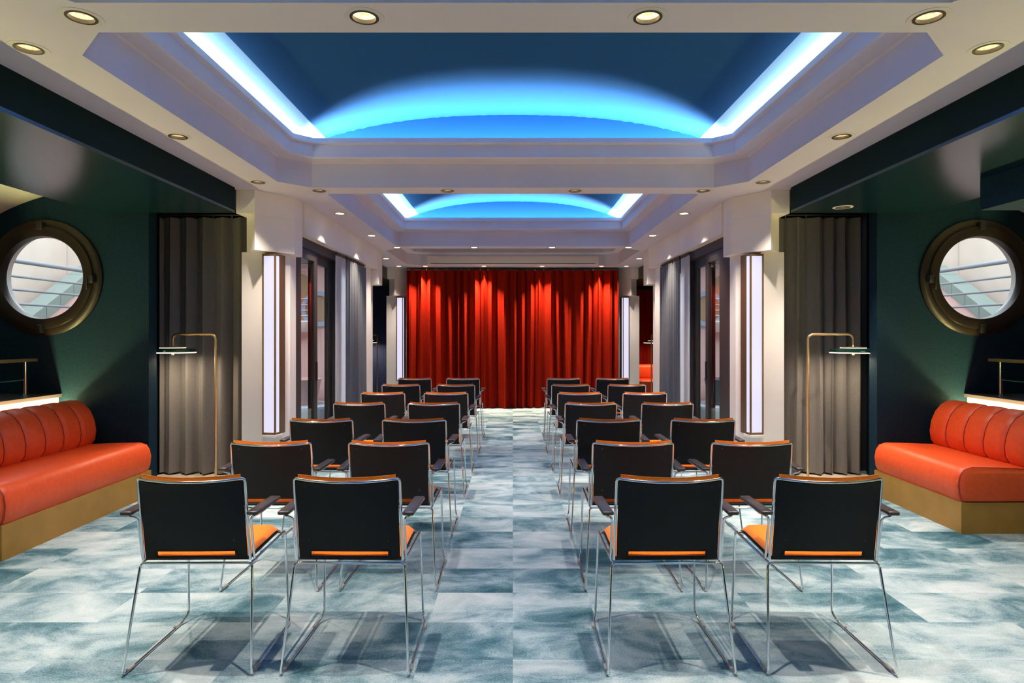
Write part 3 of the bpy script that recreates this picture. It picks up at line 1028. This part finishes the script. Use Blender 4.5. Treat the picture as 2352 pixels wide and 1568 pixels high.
lamp = make_lamp()
for i, (x, y, rz, lb) in enumerate((
        (-2.80, 5.95, PI, 'brass floor lamp with green disc shade beside the dark grey curtain, left of the chairs'),
        (2.78, 5.95, -.12, 'brass floor lamp with green disc shade beside the dark grey curtain, right of the chairs'),
        (-2.90, 13.5, PI * .72, 'far brass floor lamp before the navy wall in the left alcove'),
        (2.84, 13.3 - .35, PI * .40, 'far brass floor lamp before the dark red curtain in the right alcove'))):
    o = lamp if i == 0 else copy_tree(lamp)
    o.location = (x, y, .013 if i < 2 else 0)
    o.rotation_euler = (0, 0, rz)
    o['label'] = lb

# ------------------------------------------------------------------ projection screen housing
t = thing('screen_housing', 'long white projection screen housing hung under the ceiling before the red curtain', 'projection screen', (0, 11.45, 2.668))
MB().rbox((3.10, .18, .155), (0, 0, .0785), .012, 2).build('case', M_housing, t, smooth=40)
MB().box(-1.48, 1.48, -.0925, -.0895, .012, .022).build('slot', M_dark, t)
for x in (-1.3, 1.3):
    MB().box(x - .02, x + .02, .088, .348, .06, .10).build('bracket', M_steel, t)

# ------------------------------------------------------------------ sliding doors
def door(k, s, nm, panels, posts):
    t = thing('door_%d' % k, 'dark bronze framed glass sliding door to the courtyard on the %s side' % nm, 'sliding door', (s * 2.15, 0, 0), kind='structure')
    fr_ = MB()
    a0, a1 = sorted((s * -.03, s * .10))
    fr_.box(a0, a1, 6.16, 9.0, 2.30, 2.399)
    fr_.box(a0, a1, 6.16, 9.0, .013, .04)
    fr_.box(a0, a1, 6.16, 6.22, .04, 2.30)
    fr_.box(a0, a1, 8.94, 9.0, .04, 2.30)
    fr_.build('frame', M_frame, t, smooth=0)
    for q, (y0, y1, off, w0, w1) in enumerate(panels):
        p = MB()
        a0, a1 = sorted((s * (off - .02), s * (off + .02)))
        p.box(a0, a1, y0, y0 + w0, .045, 2.295)
        p.box(a0, a1, y1 - w1, y1, .045, 2.295)
        p.box(a0, a1, y0 + w0, y1 - w1, 2.20, 2.295)
        p.box(a0, a1, y0 + w0, y1 - w1, .045, .13)
        po = p.build('sliding_panel', M_frame, t, smooth=0)
        g = MB()
        a0, a1 = sorted((s * (off - .004), s * (off + .004)))
        g.box(a0, a1, y0 + w0, y1 - w1, .13, 2.20)
        g.build('pane', M_glass, po, smooth=0)
        hb = MB().box(*sorted((s * (off - .034), s * (off - .0205))), y1 - w1 * .6, y1 - w1 * .3, .92, 1.12)
        hb.build('handle', M_blackr, po)
    return t

door(1, -1, 'left', [(6.23, 6.88, .0, .12, .11), (6.84, 7.62, .05, .11, .18), (7.56, 8.93, .0, .10, .06)], None)
door(2, 1, 'right', [(6.23, 6.98, .0, .28, .09), (6.92, 7.64, .05, .09, .17), (7.58, 8.93, .0, .10, .06)], None)
for s in (-1, 1):
    pass

# ------------------------------------------------------------------ courtyards seen through the glass
for s, nm in ((-1, 'left'), (1, 'right')):
    sx = lambda a, b2: tuple(sorted((s * a, s * b2)))
    pv = MB()
    pv.box(*sx(2.27, 7.0), 6.65, 9.55, .001, .02)
    pv.box(*sx(3.80, 7.0), 5.86, 6.65, .001, .02)
    struct(pv, 'ground_courtyard_%s' % nm, M_pave)
    struct(MB().box(*sx(6.75, 6.9), 5.86, 9.55, .02, 4.2), 'wall_courtyard_%s' % nm, M_cwall)
    # stair parapet: pink wall with a sloping sage tiled coping
    t = thing('stair_parapet', 'pink stair parapet with sloping sage tiled coping outside the %s porthole' % nm, 'stair parapet', (s * 6.25, 6.0, .02))
    def zc(y):
        return 1.27 + .62 * (y - 7.86)
    pw = MB()
    ys = (5.9, 9.5)
    x0, x1 = sorted((-s * .0, s * .2))
    vs = []
    for x in (x0, x1):
        vs += [(x, ys[0] - 6, 0), (x, ys[1] - 6, 0), (x, ys[1] - 6, zc(ys[1]) - .02), (x, ys[0] - 6, max(.05, zc(ys[0]) - .02))]
    pw.add(vs, [(0, 1, 2, 3), (7, 6, 5, 4), (0, 4, 5, 1), (1, 5, 6, 2), (2, 6, 7, 3), (3, 7, 4, 0)])
    pw.build('parapet_wall', M_pink, t, smooth=0)
    for q in range(12):
        ya, yb = 6.35 + q * .26, 6.35 + q * .26 + .25
        a0, a1 = sorted((-s * .03, s * .23))
        vs = []
        for x in (a0, a1):
            vs += [(x, ya - 6, zc(ya) - .02), (x, yb - 6, zc(yb) - .02), (x, yb - 6, zc(yb) + .17), (x, ya - 6, zc(ya) + .17)]
        MB().add(vs, [(0, 1, 2, 3), (7, 6, 5, 4), (0, 4, 5, 1), (1, 5, 6, 2), (2, 6, 7, 3), (3, 7, 4, 0)]).build('coping_tile', M_sage, t, smooth=0)
    # railing bars outside the porthole
    t = thing('courtyard_railing', 'grey steel railing of four bars outside the %s porthole' % nm, 'railing', (s * 5.6, 7.6, .02))
    MB().tube([(0, -1.7, 2.225), (0, 1.9, 2.225)], .027, 12).build('handrail', M_railg, t, smooth=60)
    for z in (2.05, 1.90, 1.74):
        MB().tube([(0, -1.7, z), (0, 1.9, z)], .014, 10).build('bar', M_railg, t, smooth=60)
    for y in (-1.72, 1.9):
        MB().tube([(0, y, 0), (0, y, 2.225)], .02, 10).build('post', M_railg, t, smooth=60)
    # round ring window on the end wall
    t = thing('ring_window', 'blue-grey round window ring on the courtyard end wall beyond the %s door' % nm, 'window', (s * 2.93, 9.555, 1.80), kind='structure')
    MB().ringlathe([(.20, -.04), (.265, -.04), (.265, 0), (.20, 0)], 48).build('ring', M_blue, t)
    MB().lathe([(.2, -.02), (.2, -.01)], 48, axis='y').build('pane', M_tan, t)
    # tan arch with railing in front
    t = thing('arch_panel', 'tan arched opening with thin railing on the courtyard end wall beyond the %s door' % nm, 'arch', (s * 3.22, 9.55, 0), kind='structure')
    ar = [(-.2, 1.62), (.2, 1.62)] + [(.2 * math.cos(PI * i / 16), 2.13 + .2 * math.sin(PI * i / 16)) for i in range(17)]
    plate(ar, [], -.03, -.001, lambda u, v, tt: (u, tt, v)).build('arch_face', M_tan, t, smooth=0)
    for z in (1.70, 1.78, 1.86, 1.95):
        MB().tube([(-.2, -.05, z), (.2, -.05, z)], .006, 8).build('bar', M_steel, t, smooth=60)
    MB().lathe([(.18, 1.45), (.22, 1.50), (.22, 1.60), (.18, 1.62)], 32, c=(0, -.02, 0)).build('bowl_sill', M_housing, t, smooth=50)
    # steps, planters and cushion
    t = thing('courtyard_step', 'pale blue curved step in the courtyard beyond the %s door' % nm, 'step', (s * 3.05, 9.0, .02))
    MB().lathe([(.55, 0), (.55, .36), (.53, .40), (.001, .40)], 40).build('block', M_wstep, t, smooth=40)
    t = thing('planter', 'round pink planter on the pale blue step beyond the %s door' % nm, 'planter', (s * 3.08, 9.02, .421))
    MB().lathe([(.26, 0), (.33, .34), (.34, .36), (.30, .36), (.29, .30), (.001, .30)], 40).build('pot', M_pink if s < 0 else M_louv, t, smooth=40)
    t = thing('bench_cushion', 'low yellow cushion on the courtyard paving beyond the %s door' % nm, 'cushion', (s * 2.75, 8.1, .021))
    MB().rbox((.5, .5, .12), (0, 0, .06), .04, 3).build('pad', M_yel, t, smooth=50)
    # pergola louvres
    t = thing('pergola', 'grey louvred pergola over the courtyard beyond the %s door' % nm, 'pergola', (s * 3.05, 8.3, 2.42))
    for q in range(6):
        y = .15 + q * .18
        MB().box(-.72, .72, y, y + .06, .16, .22).build('louvre', M_louv, t)
    MB().box(-.72, .72, .02, .08, .06, .16).build('beam', M_louv, t)
    MB().box(-.72, .72, 1.18, 1.24, .06, .16).build('beam', M_louv, t)
